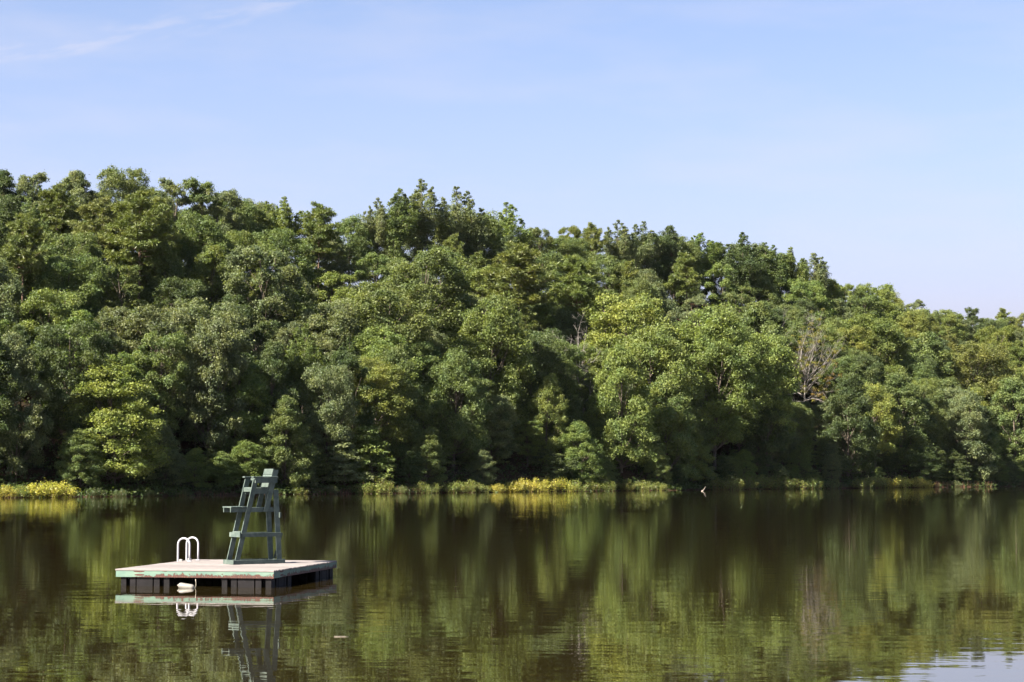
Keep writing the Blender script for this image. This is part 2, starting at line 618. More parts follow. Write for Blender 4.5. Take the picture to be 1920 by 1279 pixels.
def terrain():
    ts = np.concatenate([np.linspace(-2500, -260, 10), np.arange(-240, 420, 4.0), np.linspace(440, 2800, 12)])
    ds = np.concatenate([np.linspace(-2500, -40, 10), np.arange(-20, -2, 3.0), np.arange(-2, 4, 0.5), np.arange(4, 90, 3.0), np.linspace(100, 2500, 12)])
    T, D = np.meshgrid(ts, ds, indexing='ij')
    XY = S0[None, None] + T[..., None] * T_DIR + (D + wig(T))[..., None] * N_IN
    Z = ground_z(XY[..., 0], XY[..., 1], D)
    nt, nd = T.shape
    V = np.concatenate([XY, Z[..., None]], -1).reshape(-1, 3)
    idx = np.arange(nt * nd).reshape(nt, nd)
    F = np.stack([idx[:-1, :-1], idx[1:, :-1], idx[1:, 1:], idx[:-1, 1:]], -1).reshape(-1, 4)
    me = bpy.data.meshes.new('ground')
    me.from_pydata(V.tolist(), [], F.tolist())
    me.polygons.foreach_set('use_smooth', [True] * len(me.polygons))
    me.materials.append(M['ground'])
    set_props(link_mesh('ground', me), kind='structure', label='wooded hillside ground of brown leaf litter rising from the lake')


terrain()
wm = MB().add([(-2600, -2400, 0), (2600, -2400, 0), (2600, 2600, 0), (-2600, 2600, 0)], [(0, 1, 2, 3)])
set_props(wm.build('water', M['water']), kind='structure', label='calm brown lake water mirroring the wooded shore')


def haze():
    m = bpy.data.materials.new('summer haze')
    m.use_nodes = True
    ns, ls = m.node_tree.nodes, m.node_tree.links
    ns.clear()
    out = ns.new('ShaderNodeOutputMaterial')
    pv = ns.new('ShaderNodeVolumePrincipled')
    pv.inputs['Color'].default_value = (0.88, 0.94, 1.0, 1)
    pv.inputs['Density'].default_value = 0.00001
    pv.inputs['Anisotropy'].default_value = 0.2
    ls.new(pv.outputs[0], out.inputs['Volume'])
    o = MB().box(-2750, 2750, -2750, 2750, -3.2, 95.0).build('haze', m)
    set_props(o, 'thin pale summer haze lying over the lake and the wood', kind='stuff')


haze()


# ------------------------------------------------------------------ foliage builders
def unit(a):
    return a / np.maximum(np.linalg.norm(a, axis=-1, keepdims=True), 1e-9)


def leaf_quads(c, nrm, size, aspect=0.62, fold=0.18):
    n = len(c)
    r = rng.normal(size=(n, 3))
    t = unit(np.cross(nrm, r))
    b = np.cross(nrm, t)
    L = size[:, None] * 0.5
    W = L * aspect
    V = np.empty((n, 4, 3))
    V[:, 0] = c - t * L
    V[:, 1] = c + b * W + nrm * L * fold
    V[:, 2] = c + t * L
    V[:, 3] = c - b * W + nrm * L * fold
    return V


def clump_leaves(centres, radii, per, size, flat=0.72, up=0.45, jit=0.6):
    """leaves spread through small clumps, thickest on the outer shell"""
    centres = np.asarray(centres)
    radii = np.asarray(radii)
    n = len(centres)
    c = np.repeat(centres, per, 0)
    R = np.repeat(radii, per)
    d = unit(rng.normal(size=(n * per, 3)) + np.array([0, 0, 0.25]))
    r = R * (0.35 + 0.65 * rng.random(n * per) ** 0.55)
    r = r * np.where(rng.random(n * per) < 0.22, 1.0 + 0.8 * rng.random(n * per), 1.0)     # stray sprays break the outline
    p = c + d * r[:, None] * np.array([1, 1, flat])
    nr = unit(d * 0.6 + np.array([0, 0, up]) + rng.normal(size=d.shape) * jit)
    s = size * (0.65 + 0.75 * rng.random(n * per))
    return leaf_quads(p, nr, s)


def trunk_path(H, lean=0.0, wob=0.25, n=9):
    a = rng.random() * 6.28
    ph = rng.random(2) * 6.28
    pts = []
    for i in range(n):
        s = i / (n - 1)
        pts.append((lean * s * s * cos(a) + wob * s * sin(3.1 * s + ph[0]), lean * s * s * sin(a) + wob * s * sin(2.6 * s + ph[1]), H * s))
    return np.array(pts)


def path_at(path, z):
    return np.array([np.interp(z, path[:, 2], path[:, k]) for k in range(2)] + [z])


def add_limb(mb, p0, p1, r0, r1, sag=0.12, n=5):
    p0, p1 = np.array(p0), np.array(p1)
    L = np.linalg.norm(p1 - p0)
    mid = (p0 + p1) / 2 + np.array([rng.normal() * 0.07 * L, rng.normal() * 0.07 * L, -sag * L])
    q = [p0, 0.25 * p0 + 0.5 * mid + 0.25 * p1, p1]
    mb.tube(q, [r0, (r0 + r1) * 0.5, r1], n, cap=False)


def broadleaf(H=16.0, W=8.5, base=0.3, lobes=22, clumps=13, per=104, size=0.225, top_bias=0.42, lean=0.6, r0=0.19):
    """oak-like crown: lobes > clumps > leaves, with limbs reaching into the lobes"""
    path = trunk_path(H * 0.9, lean, 0.35)
    tb = MB()
    rad = [r0 * (1 - 0.85 * i / (len(path) - 1)) for i in range(len(path))]
    rad[0] *= 1.35
    tb.tube(path, rad, 8, cap=False)
    zb = H * base
    Hc = H - zb
    cc, rr = [], []
    ga = rng.random() * 6.28
    for i in range(lobes):
        s = (i + 0.5) / lobes
        s = min(1.0, max(0.0, s + rng.normal() * 0.04))
        prof = math.sqrt(max(0.02, 1 - ((s - top_bias) / (0.62 if s > top_bias else 0.72)) ** 2))
        ga += 2.39996 + rng.normal() * 0.35
        lr = W * (0.095 + 0.115 * rng.random()) * (0.75 + 0.35 * prof)
        rad_l = max(0.0, W * 0.5 * prof * (0.78 + 0.32 * rng.random()) - lr * 0.75)
        z = zb + Hc * s * 0.92
        ax = path_at(path, min(z, path[-1, 2]))
        ctr = np.array([ax[0] + cos(ga) * rad_l, ax[1] + sin(ga) * rad_l, min(z, H - lr * 0.7)])
        zs = max(zb * 0.75, ctr[2] - 0.25 * H * (0.5 + 0.5 * rng.random()) - rad_l * 0.35)
        p0 = path_at(path, min(zs, path[-1, 2]))
        add_limb(tb, p0, ctr, r0 * (0.38 * (1 - 0.5 * s)), 0.02)
        for k in range(clumps):
            for _ in range(8):
                d = unit(rng.normal(size=3) + np.array([cos(ga) * 0.55, sin(ga) * 0.55, 0.45]))
                if d[2] > -0.55:
                    break
            cr = (0.36 + 0.62 * rng.random()) * W / 8.6
            c = ctr + d * lr * (0.62 + 0.62 * rng.random() ** 1.4) * np.array([1, 1, 0.72])
            cc.append(c)
            rr.append(cr)
            if k % 5 == 0:
                add_limb(tb, ctr - d * lr * 0.2, c, 0.022, 0.008, 0.02, 4)
    V = clump_leaves(cc, rr, per, size, jit=0.85)
    return tb, V


def poplar(H=20.0, W=6.0, base=0.35, plumes=11, size=0.22, per=42):
    path = trunk_path(H * 0.97, 0.3, 0.2)
    tb = MB()
    tb.tube(path, [0.2 * (1 - 0.9 * i / (len(path) - 1)) for i in range(len(path))], 8, cap=False)
    cc, rr = [], []
    ga = rng.random() * 6.28
    spec = [(0.0, H * base, H * 0.985)]
    for i in range(plumes):
        rad = W * 0.5 * (0.35 + 0.6 * rng.random())
        z0 = H * (base + 0.30 * rng.random())
        z1 = H * (0.985 - 0.30 * (rad / (W * 0.5)) ** 1.6 * (0.45 + 0.75 * rng.random()))
        spec.append((rad, z0, z1))
    for i, (rad, z0, z1) in enumerate(spec):
        ga += 2.39996 + rng.normal() * 0.3
        n = max(5, int((z1 - z0) / 0.62))
        ax0 = path_at(path, z0 * 0.9)
        last = ax0
        for k in range(n):
            s = k / (n - 1)
            z = z0 + (z1 - z0) * s
            rr_ = rad * min(1.0, 0.45 + 1.1 * s) if rad > 0 else 0
            ax = path_at(path, min(z, path[-1, 2]))
            ctr = np.array([ax[0] + cos(ga) * rr_, ax[1] + sin(ga) * rr_, z])
            wd = (0.95 if rad > 0 else 1.15) * (W / 6.0) * (1.0 - 0.62 * s ** 4.0) * (0.75 + 0.5 * rng.random())
            m = 5 if s < 0.8 else 4
            for _ in range(m):
                cc.append(ctr + unit(rng.normal(size=3)) * wd * 0.85 * np.array([1, 1, 0.6]))
                rr.append(wd * (0.38 + 0.25 * rng.random()))
            if k % 3 == 2:
                tb.tube([last, ctr], [0.06 * (1 - s) + 0.012, 0.05 * (1 - s) + 0.01], 4, cap=False)
                last = ctr
    V = clump_leaves(cc, rr, per, size, flat=0.95, up=0.35, jit=0.6)
    return tb, V


def pine(H=19.0, W=7.0, base=0.5, whorls=11, size=0.42):
    """tall bare trunk, tiered irregular boughs with tufted needle pads"""
    path = trunk_path(H * 0.985, 0.35, 0.22)
    tb = MB()
    tb.tube(path, [0.19 * (1 - 0.86 * i / (len(path) - 1)) for i in range(len(path))], 8, cap=False)
    cc, rr = [], []
    for w in range(whorls):
        s = (w + 0.3) / whorls
        z = H * (base + (0.985 - base) * s)
        prof = (1 - s) ** 0.62 * (0.6 + 0.4 * min(1, s * 4)) + 0.10
        ga = rng.random() * 6.28
        nb = 5 if s < 0.8 else 4
        for i in range(nb):
            ga += 2 * pi / nb + rng.normal() * 0.3
            L = W * 0.5 * prof * (0.55 + 0.6 * rng.random())
            p0 = path_at(path, z + rng.normal() * 0.2)
            up = 0.10 + 0.5 * s + rng.normal() * 0.12
            p1 = p0 + np.array([cos(ga) * L, sin(ga) * L, L * up])
            add_limb(tb, p0, p1, 0.055 * (1 - 0.6 * s), 0.015, 0.06)
            m = max(4, int(L / 0.21))
            for k in range(m):
                q = 0.34 + 0.68 * (k + rng.random()) / m
                side = rng.normal() * L * 0.20 * min(1, 1.7 - q)
                c = p0 + (p1 - p0) * q + np.array([-sin(ga) * side, cos(ga) * side, rng.normal() * 0.13 + 0.12])
                cc.append(c)
                rr.append(0.36 + 0.2 * rng.random())
    for k in range(10):
        cc.append(path_at(path, H * 0.98) + np.array([rng.normal() * 0.3, rng.normal() * 0.3, -0.15 * k + 0.4]))
        rr.append(0.42)
    if base < 0.6:                                           # a few dead stubs on the bare trunk
        for _ in range(7):
            z = H * (0.22 + (base - 0.22) * rng.random())
            a = rng.random() * 6.28
            p0 = path_at(path, z)
            L = 0.4 + 0.9 * rng.random()
            tb.tube([p0, p0 + np.array([cos(a) * L, sin(a) * L, 0.1])], [0.03, 0.012], 4, cap=False)
    cc, rr = np.array(cc), np.array(rr)
    per = 36
    c = np.repeat(cc, per, 0)
    d = unit(rng.normal(size=(len(c), 3)) + np.array([0, 0, 0.55]))
    R = np.repeat(rr, per)
    t = d
    r = rng.normal(size=d.shape)
    b = unit(np.cross(t, r))
    L = R * (0.8 + 0.5 * rng.random(len(c)))
    st = c + t * (R * 0.12)[:, None]
    en = st + t * L[:, None]
    wv = b * 0.042
    V = np.stack([st - wv * 0.5, (st + en) / 2 + wv, en, (st + en) / 2 - wv], 1)
    return tb, V


def young_tree(H=6.0, W=5.0, tiers=7, size=0.22, per=42):
    """understorey tree: thin stem, flat tiers of leaves reaching over the bank"""
    path = trunk_path(H, 0.8, 0.2, 6)
    tb = MB()
    tb.tube(path, [0.06 * (1 - 0.8 * i / 5) for i in range(6)], 6, cap=False)
    cc, rr = [], []
    for w in range(tiers):
        s = (w + 0.5) / tiers
        z = H * (0.14 + 0.86 * s)
        ga = rng.random() * 6.28
        for i in range(5):
            ga += 2 * pi / 5 + rng.normal() * 0.3
            L = W * 0.5 * (1.05 - 0.75 * s) * (0.55 + 0.6 * rng.random())
            p0 = path_at(path, z)
            p1 = p0 + np.array([cos(ga) * L, sin(ga) * L, L * 0.12 * rng.normal()])
            add_limb(tb, p0, p1, 0.022, 0.008, -0.05, 4)
            for k in range(6):
                q = 0.3 + 0.75 * rng.random()
                cc.append(p0 + (p1 - p0) * q + np.array([rng.normal() * 0.25, rng.normal() * 0.25, rng.normal() * 0.10]))
                rr.append(0.32 + 0.25 * rng.random())
    V = clump_leaves(cc, rr, per, size, flat=0.5, up=0.6, jit=0.5)
    return tb, V


def shrub(H=1.5, W=2.6, stems=54, size=0.135, tall=False):
    tb = MB()
    c, nr, sz = [], [], []
    for i in range(stems):
        a = rng.random() * 6.28
        q = math.sqrt(rng.random())
        x0, y0 = cos(a) * q * W * 0.36, sin(a) * q * W * 0.30
        h = H * (1.0 - 0.45 * q * q) * (0.65 + 0.4 * rng.random())
        lx, ly = cos(a) * q * W * 0.16 + rng.normal() * 0.08, sin(a) * q * W * 0.16 + rng.normal() * 0.08
        p1 = np.array([x0 + lx, y0 + ly, h])
        p0 = np.array([x0, y0, -0.25])
        tb.tube([p0, p1], [0.014, 0.005], 4, cap=False)
        m = int(52 * h / 1.4)
        for k in range(m):
            s = 0.22 + 0.8 * rng.random() ** 0.8
            p = p0 + (p1 - p0) * s + rng.normal(size=3) * np.array([0.11, 0.11, 0.08])
            c.append(p)
            nr.append(rng.normal(size=3) * 0.6 + np.array([0, 0, 0.55]))
            sz.append(size * (0.6 + 0.8 * rng.random()))
    return tb, leaf_quads(np.array(c), unit(np.array(nr)), np.array(sz), 0.5)


PROTO = {}


def proto(key, name, tb, V, leafm, barkm, crown='crown', trunk='trunk'):
    tm = tb.mesh(name + '_trunk', barkm, True)
    cm = quads_mesh(name + '_crown', V, leafm)
    PROTO.setdefault(key, []).append((name, trunk, crown, tm, cm))


for W_, b_, l_, tb_ in ((8.8, 0.16, 30, 0.40), (9.6, 0.24, 26, 0.50), (8.0, 0.12, 32, 0.34), (9.2, 0.20, 28, 0.58), (10.2, 0.14, 34, 0.44), (7.6, 0.26, 24, 0.62)):
    proto('broad', 'broadleaf_tree', *broadleaf(16, W_, b_, lobes=int(l_ * 1.35), top_bias=tb_, lean=0.9), M['leaf'], M['bark'])
for i in range(4):
    proto('edge', 'broadleaf_tree', *broadleaf(16, 8.8, 0.05, lobes=42, clumps=13, per=98, size=0.225, top_bias=0.32), M['leaf'], M['bark'])
for i in range(2):
    proto('slim', 'broadleaf_tree', *broadleaf(16, 6.2, 0.30, lobes=16, clumps=15, per=104, size=0.22, top_bias=0.55), M['leaf'], M['bark'])
for i in range(3):
    proto('poplar', 'poplar_tree', *poplar(20, 6.0 + 0.4 * i), M['leaf'], M['bark'])
for i in range(3):
    proto('pine', 'pine_tree', *pine(19, 7.2 + 0.6 * (i % 2), 0.50 + 0.06 * i), M['needle'], M['pine_bark'])
for i in range(3):
    proto('young', 'young_tree', *young_tree(6, 5.0), M['leaf'], M['bark'])
for i in range(4):
    proto('shrub', 'shoreline_shrub', *shrub(1.5, 2.6), M['shrub_leaf'], M['stem'], 'foliage', 'stems')
NOM_H = dict(broad=16, edge=16, slim=16, poplar=20, pine=19, young=6, shrub=1.5)
# template objects, copied for every tree
TEMPL = {}
for key, lst in PROTO.items():
    for i, (name, tn, cn, tm, cm) in enumerate(lst):
        TEMPL[key, i] = (name, bpy.data.objects.new(tn, tm), bpy.data.objects.new(cn, cm))

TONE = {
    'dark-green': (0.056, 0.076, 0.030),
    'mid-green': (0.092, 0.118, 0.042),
    'grey-green': (0.102, 0.122, 0.060),
    'fresh-green': (0.106, 0.136, 0.041),
    'yellow-green': (0.130, 0.152, 0.042),
    'olive': (0.094, 0.113, 0.027),
    'tawny-olive': (0.108, 0.119, 0.037),
    'sunlit-yellow': (0.27, 0.255, 0.050),  # yellow-green shrubs with the sunlight put into their colour
}
things = []                     # (object, px, band, kind word, tone)


def place(key, t, d, H, tone, wide=1.0, var=None, rz=None, dz=0.0, tilt=(0, 0)):
    x, y = shore_xy(t, d)
    z = float(ground_z(x, y, d)) + dz
    lst = PROTO[key]
    i = random.randrange(len(lst)) if var is None else var
    name, ot, oc = TEMPL[key, i]
    s = H / NOM_H[key]
    r = empty(name, (x, y, z - 0.05), rz if rz is not None else random.random() * 6.28)
    r.rotation_euler[0], r.rotation_euler[1] = tilt
    r.scale = (s * wide, s * wide, s)
    c0 = TONE[tone]
    j = 1.1 + random.uniform(-0.12, 0.12)
    for o in (ot, oc):
        c = o.copy()
        col.objects.link(c)
        c.parent = r
        if o is oc:
            c.color = (c0[0] * j, c0[1] * j, c0[2] * j, 1)
    px, pb = proj((x, y, z))
    things.append(dict(o=r, px=px, d=d, key=key, tone=tone, t=t))
    return r


def t_for(px, d):
    lo, hi = -260.0, 420.0
    for _ in range(40):
        m = (lo + hi) / 2
        x, y = shore_xy(m, d)
        if 960 + FPX * x / (y * cos(PITCH) + (ground_z(x, y, d) - CAM_H) * sin(PITCH)) < px:
            lo = m
        else:
            hi = m
    return (lo + hi) / 2


taken = []
CLEAR = [(1445, 1590, 24, 752), (1045, 1130, 13.5, 738)]     # (columns, nearer than, crowns stay below this row): the bare trees stand free


def cap_row(px, d):
    return max([yr for a, b, dm, yr in CLEAR if a < px < b and d < dm], default=0)




def hero(key, px, ytop, d, tone, wide=1.0, var=None, clear=4.0, hmin=5, hmax=27):
    t = t_for(px, d)
    x, y = shore_xy(t, d)
    z = float(ground_z(x, y, d))
    ztop = CAM_H + y * (Y_HOR - max(ytop, cap_row(px, d))) / FPX
    if key == 'pine':
        clear = 2.6
    H = min(hmax, max(hmin, ztop - z))
    taken.append((t, d, clear))
    return place(key, t, d, H, tone, wide, var)


# trees the photograph lets one pick out --------------------------------------------------
HEROES = [
    # skyline, left to right
    ('broad', 12, 312, 62, 'dark-green', 0.9), ('slim', 50, 318, 60, 'grey-green', 0.9), ('broad', 130, 312, 62, 'grey-green', 0.95),
    ('broad', 228, 308, 62, 'mid-green', 0.85), ('slim', 320, 326, 60, 'grey-green', 1.0), ('slim', 378, 330, 58, 'mid-green', 0.85),
    ('broad', 450, 366, 60, 'mid-green', 0.8), ('poplar', 498, 374, 62, 'fresh-green', 1.00), ('poplar', 533, 366, 60, 'fresh-green', 1.25),
    ('pine', 596, 382, 56, 'olive', 1.1), ('broad', 655, 402, 62, 'mid-green', 0.9), ('poplar', 708, 368, 60, 'grey-green', 1.00), ('poplar', 746, 350, 58, 'mid-green', 1.19),
    ('poplar', 788, 332, 60, 'grey-green', 1.31), ('poplar', 862, 346, 57, 'grey-green', 1.31), ('poplar', 951, 375, 60, 'fresh-green', 1.38),
    ('broad', 905, 398, 64, 'mid-green', 0.8), ('broad', 1012, 424, 62, 'mid-green', 0.8), ('pine', 1108, 420, 60, 'olive', 1.0), ('broad', 1070, 420, 64, 'olive', 0.7),
    ('poplar', 1160, 410, 60, 'grey-green', 1.25), ('poplar', 1203, 412, 60, 'grey-green', 1.25), ('pine', 1262, 424, 58, 'dark-green', 1.0),
    ('poplar', 1312, 434, 60, 'fresh-green', 1.38), ('poplar', 1392, 432, 52, 'dark-green', 1.35), ('poplar', 1440, 452, 58, 'mid-green', 1.38),
    ('poplar', 1486, 462, 58, 'fresh-green', 1.25), ('poplar', 1530, 472, 58, 'grey-green', 1.25),
    ('broad', 1560, 522, 58, 'yellow-green', 1.0), ('broad', 1645, 530, 58, 'yellow-green', 1.0), ('slim', 1712, 560, 66, 'grey-green', 1.0),
    ('broad', 1780, 578, 60, 'fresh-green', 1.0), ('slim', 1828, 574, 66, 'dark-green', 0.8), ('pine', 1878, 580, 68, 'olive', 1.2), ('broad', 1920, 586, 62, 'tawny-olive', 1.0),
    # pines within the slope
    ('pine', 38, 402, 34, 'olive', 0.95), ('pine', 258, 360, 38, 'olive', 1.3), ('pine', 185, 372, 46, 'tawny-olive', 1.2), ('pine', 105, 345, 54, 'olive', 1.1),
    ('pine', 300, 372, 46, 'olive', 1.0), ('pine', 10, 378, 48, 'dark-green', 1.0),
    ('pine', 975, 458, 34, 'olive', 1.4), ('pine', 1085, 482, 29, 'olive', 1.25), ('pine', 1180, 490, 44, 'olive', 1.0), ('pine', 1290, 478, 46, 'olive', 1.1), ('pine', 850, 440, 50, 'olive', 0.8),
    # slope, picked crowns
    ('broad', 490, 460, 30, 'grey-green', 1.0), ('broad', 400, 560, 16, 'grey-green', 1.05), ('broad', 780, 470, 30, 'mid-green', 1.15), ('broad', 730, 520, 20, 'mid-green', 1.1),
    ('broad', 915, 560, 15, 'fresh-green', 0.9), ('broad', 1180, 545, 20, 'yellow-green', 1.1), ('broad', 1320, 575, 12, 'fresh-green', 1.15), ('broad', 1225, 610, 9, 'fresh-green', 1.0),
    ('broad', 1420, 560, 20, 'mid-green', 1.0), ('broad', 1420, 620, 9, 'fresh-green', 1.0), ('broad', 1650, 590, 30, 'fresh-green', 1.2), ('broad', 1830, 640, 22, 'tawny-olive', 1.2),
    ('broad', 1730, 620, 26, 'mid-green', 1.1),
    ('broad', 1478, 605, 34, 'mid-green', 1.1), ('broad', 1548, 608, 35, 'fresh-green', 1.1), ('broad', 350, 455, 50, 'mid-green', 1.1), ('broad', 62, 470, 44, 'dark-green', 1.1),
    ('broad', 18, 480, 38, 'mid-green', 1.1), ('broad', 108, 500, 36, 'mid-green', 1.1), ('broad', 300, 470, 44, 'dark-green', 1.0), ('broad', 880, 500, 46, 'mid-green', 1.1),
    ('young', 645, 818, 2.4, 'grey-green', 1.2), ('edge', 905, 842, 2.6, 'grey-green', 1.25), ('edge', 1092, 786, 3.2, 'fresh-green', 1.15), ('edge', 1232, 838, 2.6, 'mid-green', 1.2),
    ('edge', 1300, 800, 3.0, 'fresh-green', 1.1), ('edge', 800, 800, 3.0, 'mid-green', 1.1), ('young', 700, 800, 3.2, 'fresh-green', 1.2), ('edge', 1560, 850, 2.6, 'grey-green', 1.2),
    ('broad', 372, 400, 50, 'mid-green', 1.0), ('broad', 405, 350, 57, 'grey-green', 0.9),
    # water's edge
    ('edge', 212, 668, 4.2, 'yellow-green', 1.35), ('edge', 30, 622, 8.0, 'grey-green', 0.75), ('broad', 300, 620, 10.0, 'mid-green', 0.85), ('edge', 505, 640, 9.0, 'dark-green', 0.8),
    ('broad', 390, 590, 9.0, 'grey-green', 0.8), ('broad', 612, 680, 6.5, 'grey-green', 0.8), ('edge', 745, 640, 8.0, 'mid-green', 0.8), ('broad', 850, 660, 9.0, 'mid-green', 0.85),
    ('edge', 1025, 700, 8.2, 'fresh-green', 0.8), ('edge', 1165, 640, 6.0, 'fresh-green', 0.85), ('edge', 1250, 690, 4.6, 'mid-green', 0.9), ('broad', 1340, 640, 7.0, 'fresh-green', 1.0),
    ('edge', 1440, 745, 4.6, 'dark-green', 0.95), ('edge', 1590, 700, 6.0, 'dark-green', 1.0), ('edge', 1690, 690, 8.5, 'mid-green', 1.0), ('edge', 1815, 735, 4.6, 'grey-green', 1.0),
    ('edge', 1905, 700, 6.0, 'mid-green', 1.0),
]
taken += [(t_for(1505, 24), 24, 2.4), (t_for(1092, 14), 14, 2.4)]
for h in HEROES:
    hero(*h)

# the rest of the wood, row behind row -----------------------------------------------------
TONES_W = [('dark-green', 0.30), ('mid-green', 0.34), ('grey-green', 0.2), ('fresh-green', 0.12), ('yellow-green', 0.04)]


def pick_tone(px, d):
    r = random.random()
    if px > 1650 and d > 14 and r < 0.4:
        return random.choice(['olive', 'tawny-olive', 'yellow-green'])
    if 1080 < px < 1420 and 4 < d < 30 and r < 0.5:
        return random.choice(['fresh-green', 'yellow-green', 'fresh-green'])
    r = random.random()
    for k, w in TONES_W:
        r -= w
        if r <= 0:
            return k
    return 'mid-green'


ROWS = [(3.2, 5.6), (10.0, 6.9), (16.0, 7.4), (23.0, 8.0), (31.0, 8.6), (40.0, 9.0), (50.0, 9.4), (60.0, 8.6), (70.0, 12.0)]
for d0, step in ROWS:
    t = t_for(-50, d0)
    t1 = t_for(1975, d0)
    while t < t1:
        tt = t + random.uniform(-0.25, 0.25) * step
        d = d0 + random.uniform(-0.3, 0.3) * (6 if d0 > 8 else 3)
        t += step * random.uniform(0.85, 1.15)
        if d < 7:                                            # open stretches of bank, where the low sun reaches the shrubs
            pxx = 960 + FPX * shore_xy(tt, d)[0] / shore_xy(tt, d)[1]
            if any(a - 95 < pxx < b - 15 for a, b in ((0, 125), (690, 715), (850, 1090), (1670, 1738))):
                d = 8.6 + random.uniform(-0.6, 0.6)
        if any(((tt - a) ** 2 + (d - b) ** 2) ** 0.5 < c for a, b, c in taken):
            continue
        x, y = shore_xy(tt, d)
        px = 960 + FPX * x / y
        z = float(ground_z(x, y, d))
        ysk = np.interp(px, SKX, SKY) + random.uniform(4, 22)
        Hmax = CAM_H + y * (Y_HOR - ysk) / FPX - z
        if d0 < 5.5:
            H = random.choice([random.uniform(5.0, 8.5), random.uniform(5.0, 8.5), random.uniform(9, 13)])
            key = 'edge' if random.random() < 0.75 else 'broad'
        else:
            H = random.uniform(13, 18.5)
            key = random.choices(['broad', 'slim', 'poplar', 'pine'], [0.68, 0.14, 0.08, 0.10 if px < 1350 else 0.03])[0]
        yc = cap_row(px, d)
        if yc:
            Hmax = min(Hmax, CAM_H + y * (Y_HOR - yc) / FPX - z)
        H = min(H, Hmax)
        if H < (2.6 if yc else 4.6 if d < 9 else 7.5):
            continue
        tone = random.choice(['olive', 'dark-green']) if key == 'pine' else pick_tone(px, d)
        place(key, tt, d, H, tone, random.uniform(0.9, 1.15) * (16 / H) ** 0.38)
        taken.append((tt, d, 3.0))

# understorey trees leaning over the bank and filling the dim ground between the trunks
SUNNY = [(-20, 135), (660, 735), (775, 910), (915, 1095), (1195, 1245), (1600, 1745)]     # columns where the bank stays open
for d0, step, hmin, hmax, keep in ((2.6, 5.6, 2.4, 5.6, 0.9), (7.5, 7.0, 3.5, 6.5, 0.85), (13.0, 8.5, 3.5, 6.5, 0.8)):
    t, t1 = t_for(-40, d0), t_for(1970, d0)
    while t < t1:
        d = d0 + random.uniform(-1.2, 1.2)
        x, y = shore_xy(t, d)
        px = 960 + FPX * x / y
        if random.random() < keep and not (d0 < 5 and any(a - 45 < px < b - 10 for a, b in SUNNY) and random.random() < 0.75):
            place('young', t, d, random.uniform(hmin, hmax), random.choices(['dark-green', 'mid-green', 'fresh-green', 'grey-green'], [3, 3, 1.5, 2])[0],
                  random.uniform(0.9, 1.25), tilt=(random.uniform(-0.06, 0.06), random.uniform(-0.06, 0.06)))
        t += step * random.uniform(0.75, 1.25)

# shrubs standing along the waterline: (photo column, height, tone)
SHR = [(8, 1.33, 'sunlit-yellow'), (38, 1.22, 'yellow-green'), (62, 1.63, 'sunlit-yellow'), (86, 1.94, 'sunlit-yellow'), (112, 1.73, 'sunlit-yellow'),
       (180, 1.0, 'dark-green'), (225, 0.9, 'dark-green'), (280, 0.7, 'dark-green'), (345, 0.9, 'dark-green'), (560, 1.0, 'olive'), (620, 1.1, 'dark-green'),
       (690, 1.6, 'yellow-green'), (712, 1.9, 'yellow-green'), (752, 1.0, 'mid-green'), (792, 1.5, 'yellow-green'), (812, 1.3, 'yellow-green'),
       (852, 1.6, 'yellow-green'), (876, 1.7, 'yellow-green'), (900, 1.4, 'yellow-green'), (932, 1.2, 'sunlit-yellow'), (955, 1.4, 'sunlit-yellow'), (982, 1.8, 'sunlit-yellow'),
       (1006, 2.0, 'sunlit-yellow'), (1030, 2.0, 'sunlit-yellow'), (1056, 1.9, 'sunlit-yellow'), (1078, 1.7, 'yellow-green'), (1108, 1.5, 'olive'), (1140, 1.5, 'olive'),
       (1172, 1.6, 'olive'), (1204, 1.6, 'yellow-green'), (1236, 1.3, 'yellow-green'), (1345, 1.9, 'olive'), (1372, 2.2, 'yellow-green'), (1400, 2.3, 'olive'),
       (1428, 2.2, 'yellow-green'), (1456, 2.3, 'olive'), (1490, 2.0, 'yellow-green'), (1522, 2.1, 'yellow-green'), (1556, 1.6, 'mid-green'), (1615, 2.0, 'olive'), (1640, 2.2, 'yellow-green'),
       (1664, 2.1, 'sunlit-yellow'), (1690, 2.1, 'sunlit-yellow'), (1716, 1.8, 'sunlit-yellow'), (1738, 1.5, 'sunlit-yellow'), (1790, 1.3, 'dark-green')]
for px, H, tone in SHR:
    d = random.uniform(-1.1, -0.5)
    place('shrub', t_for(px, d), d, H * 1.12, tone, random.uniform(1.15, 1.45), dz=0.1)


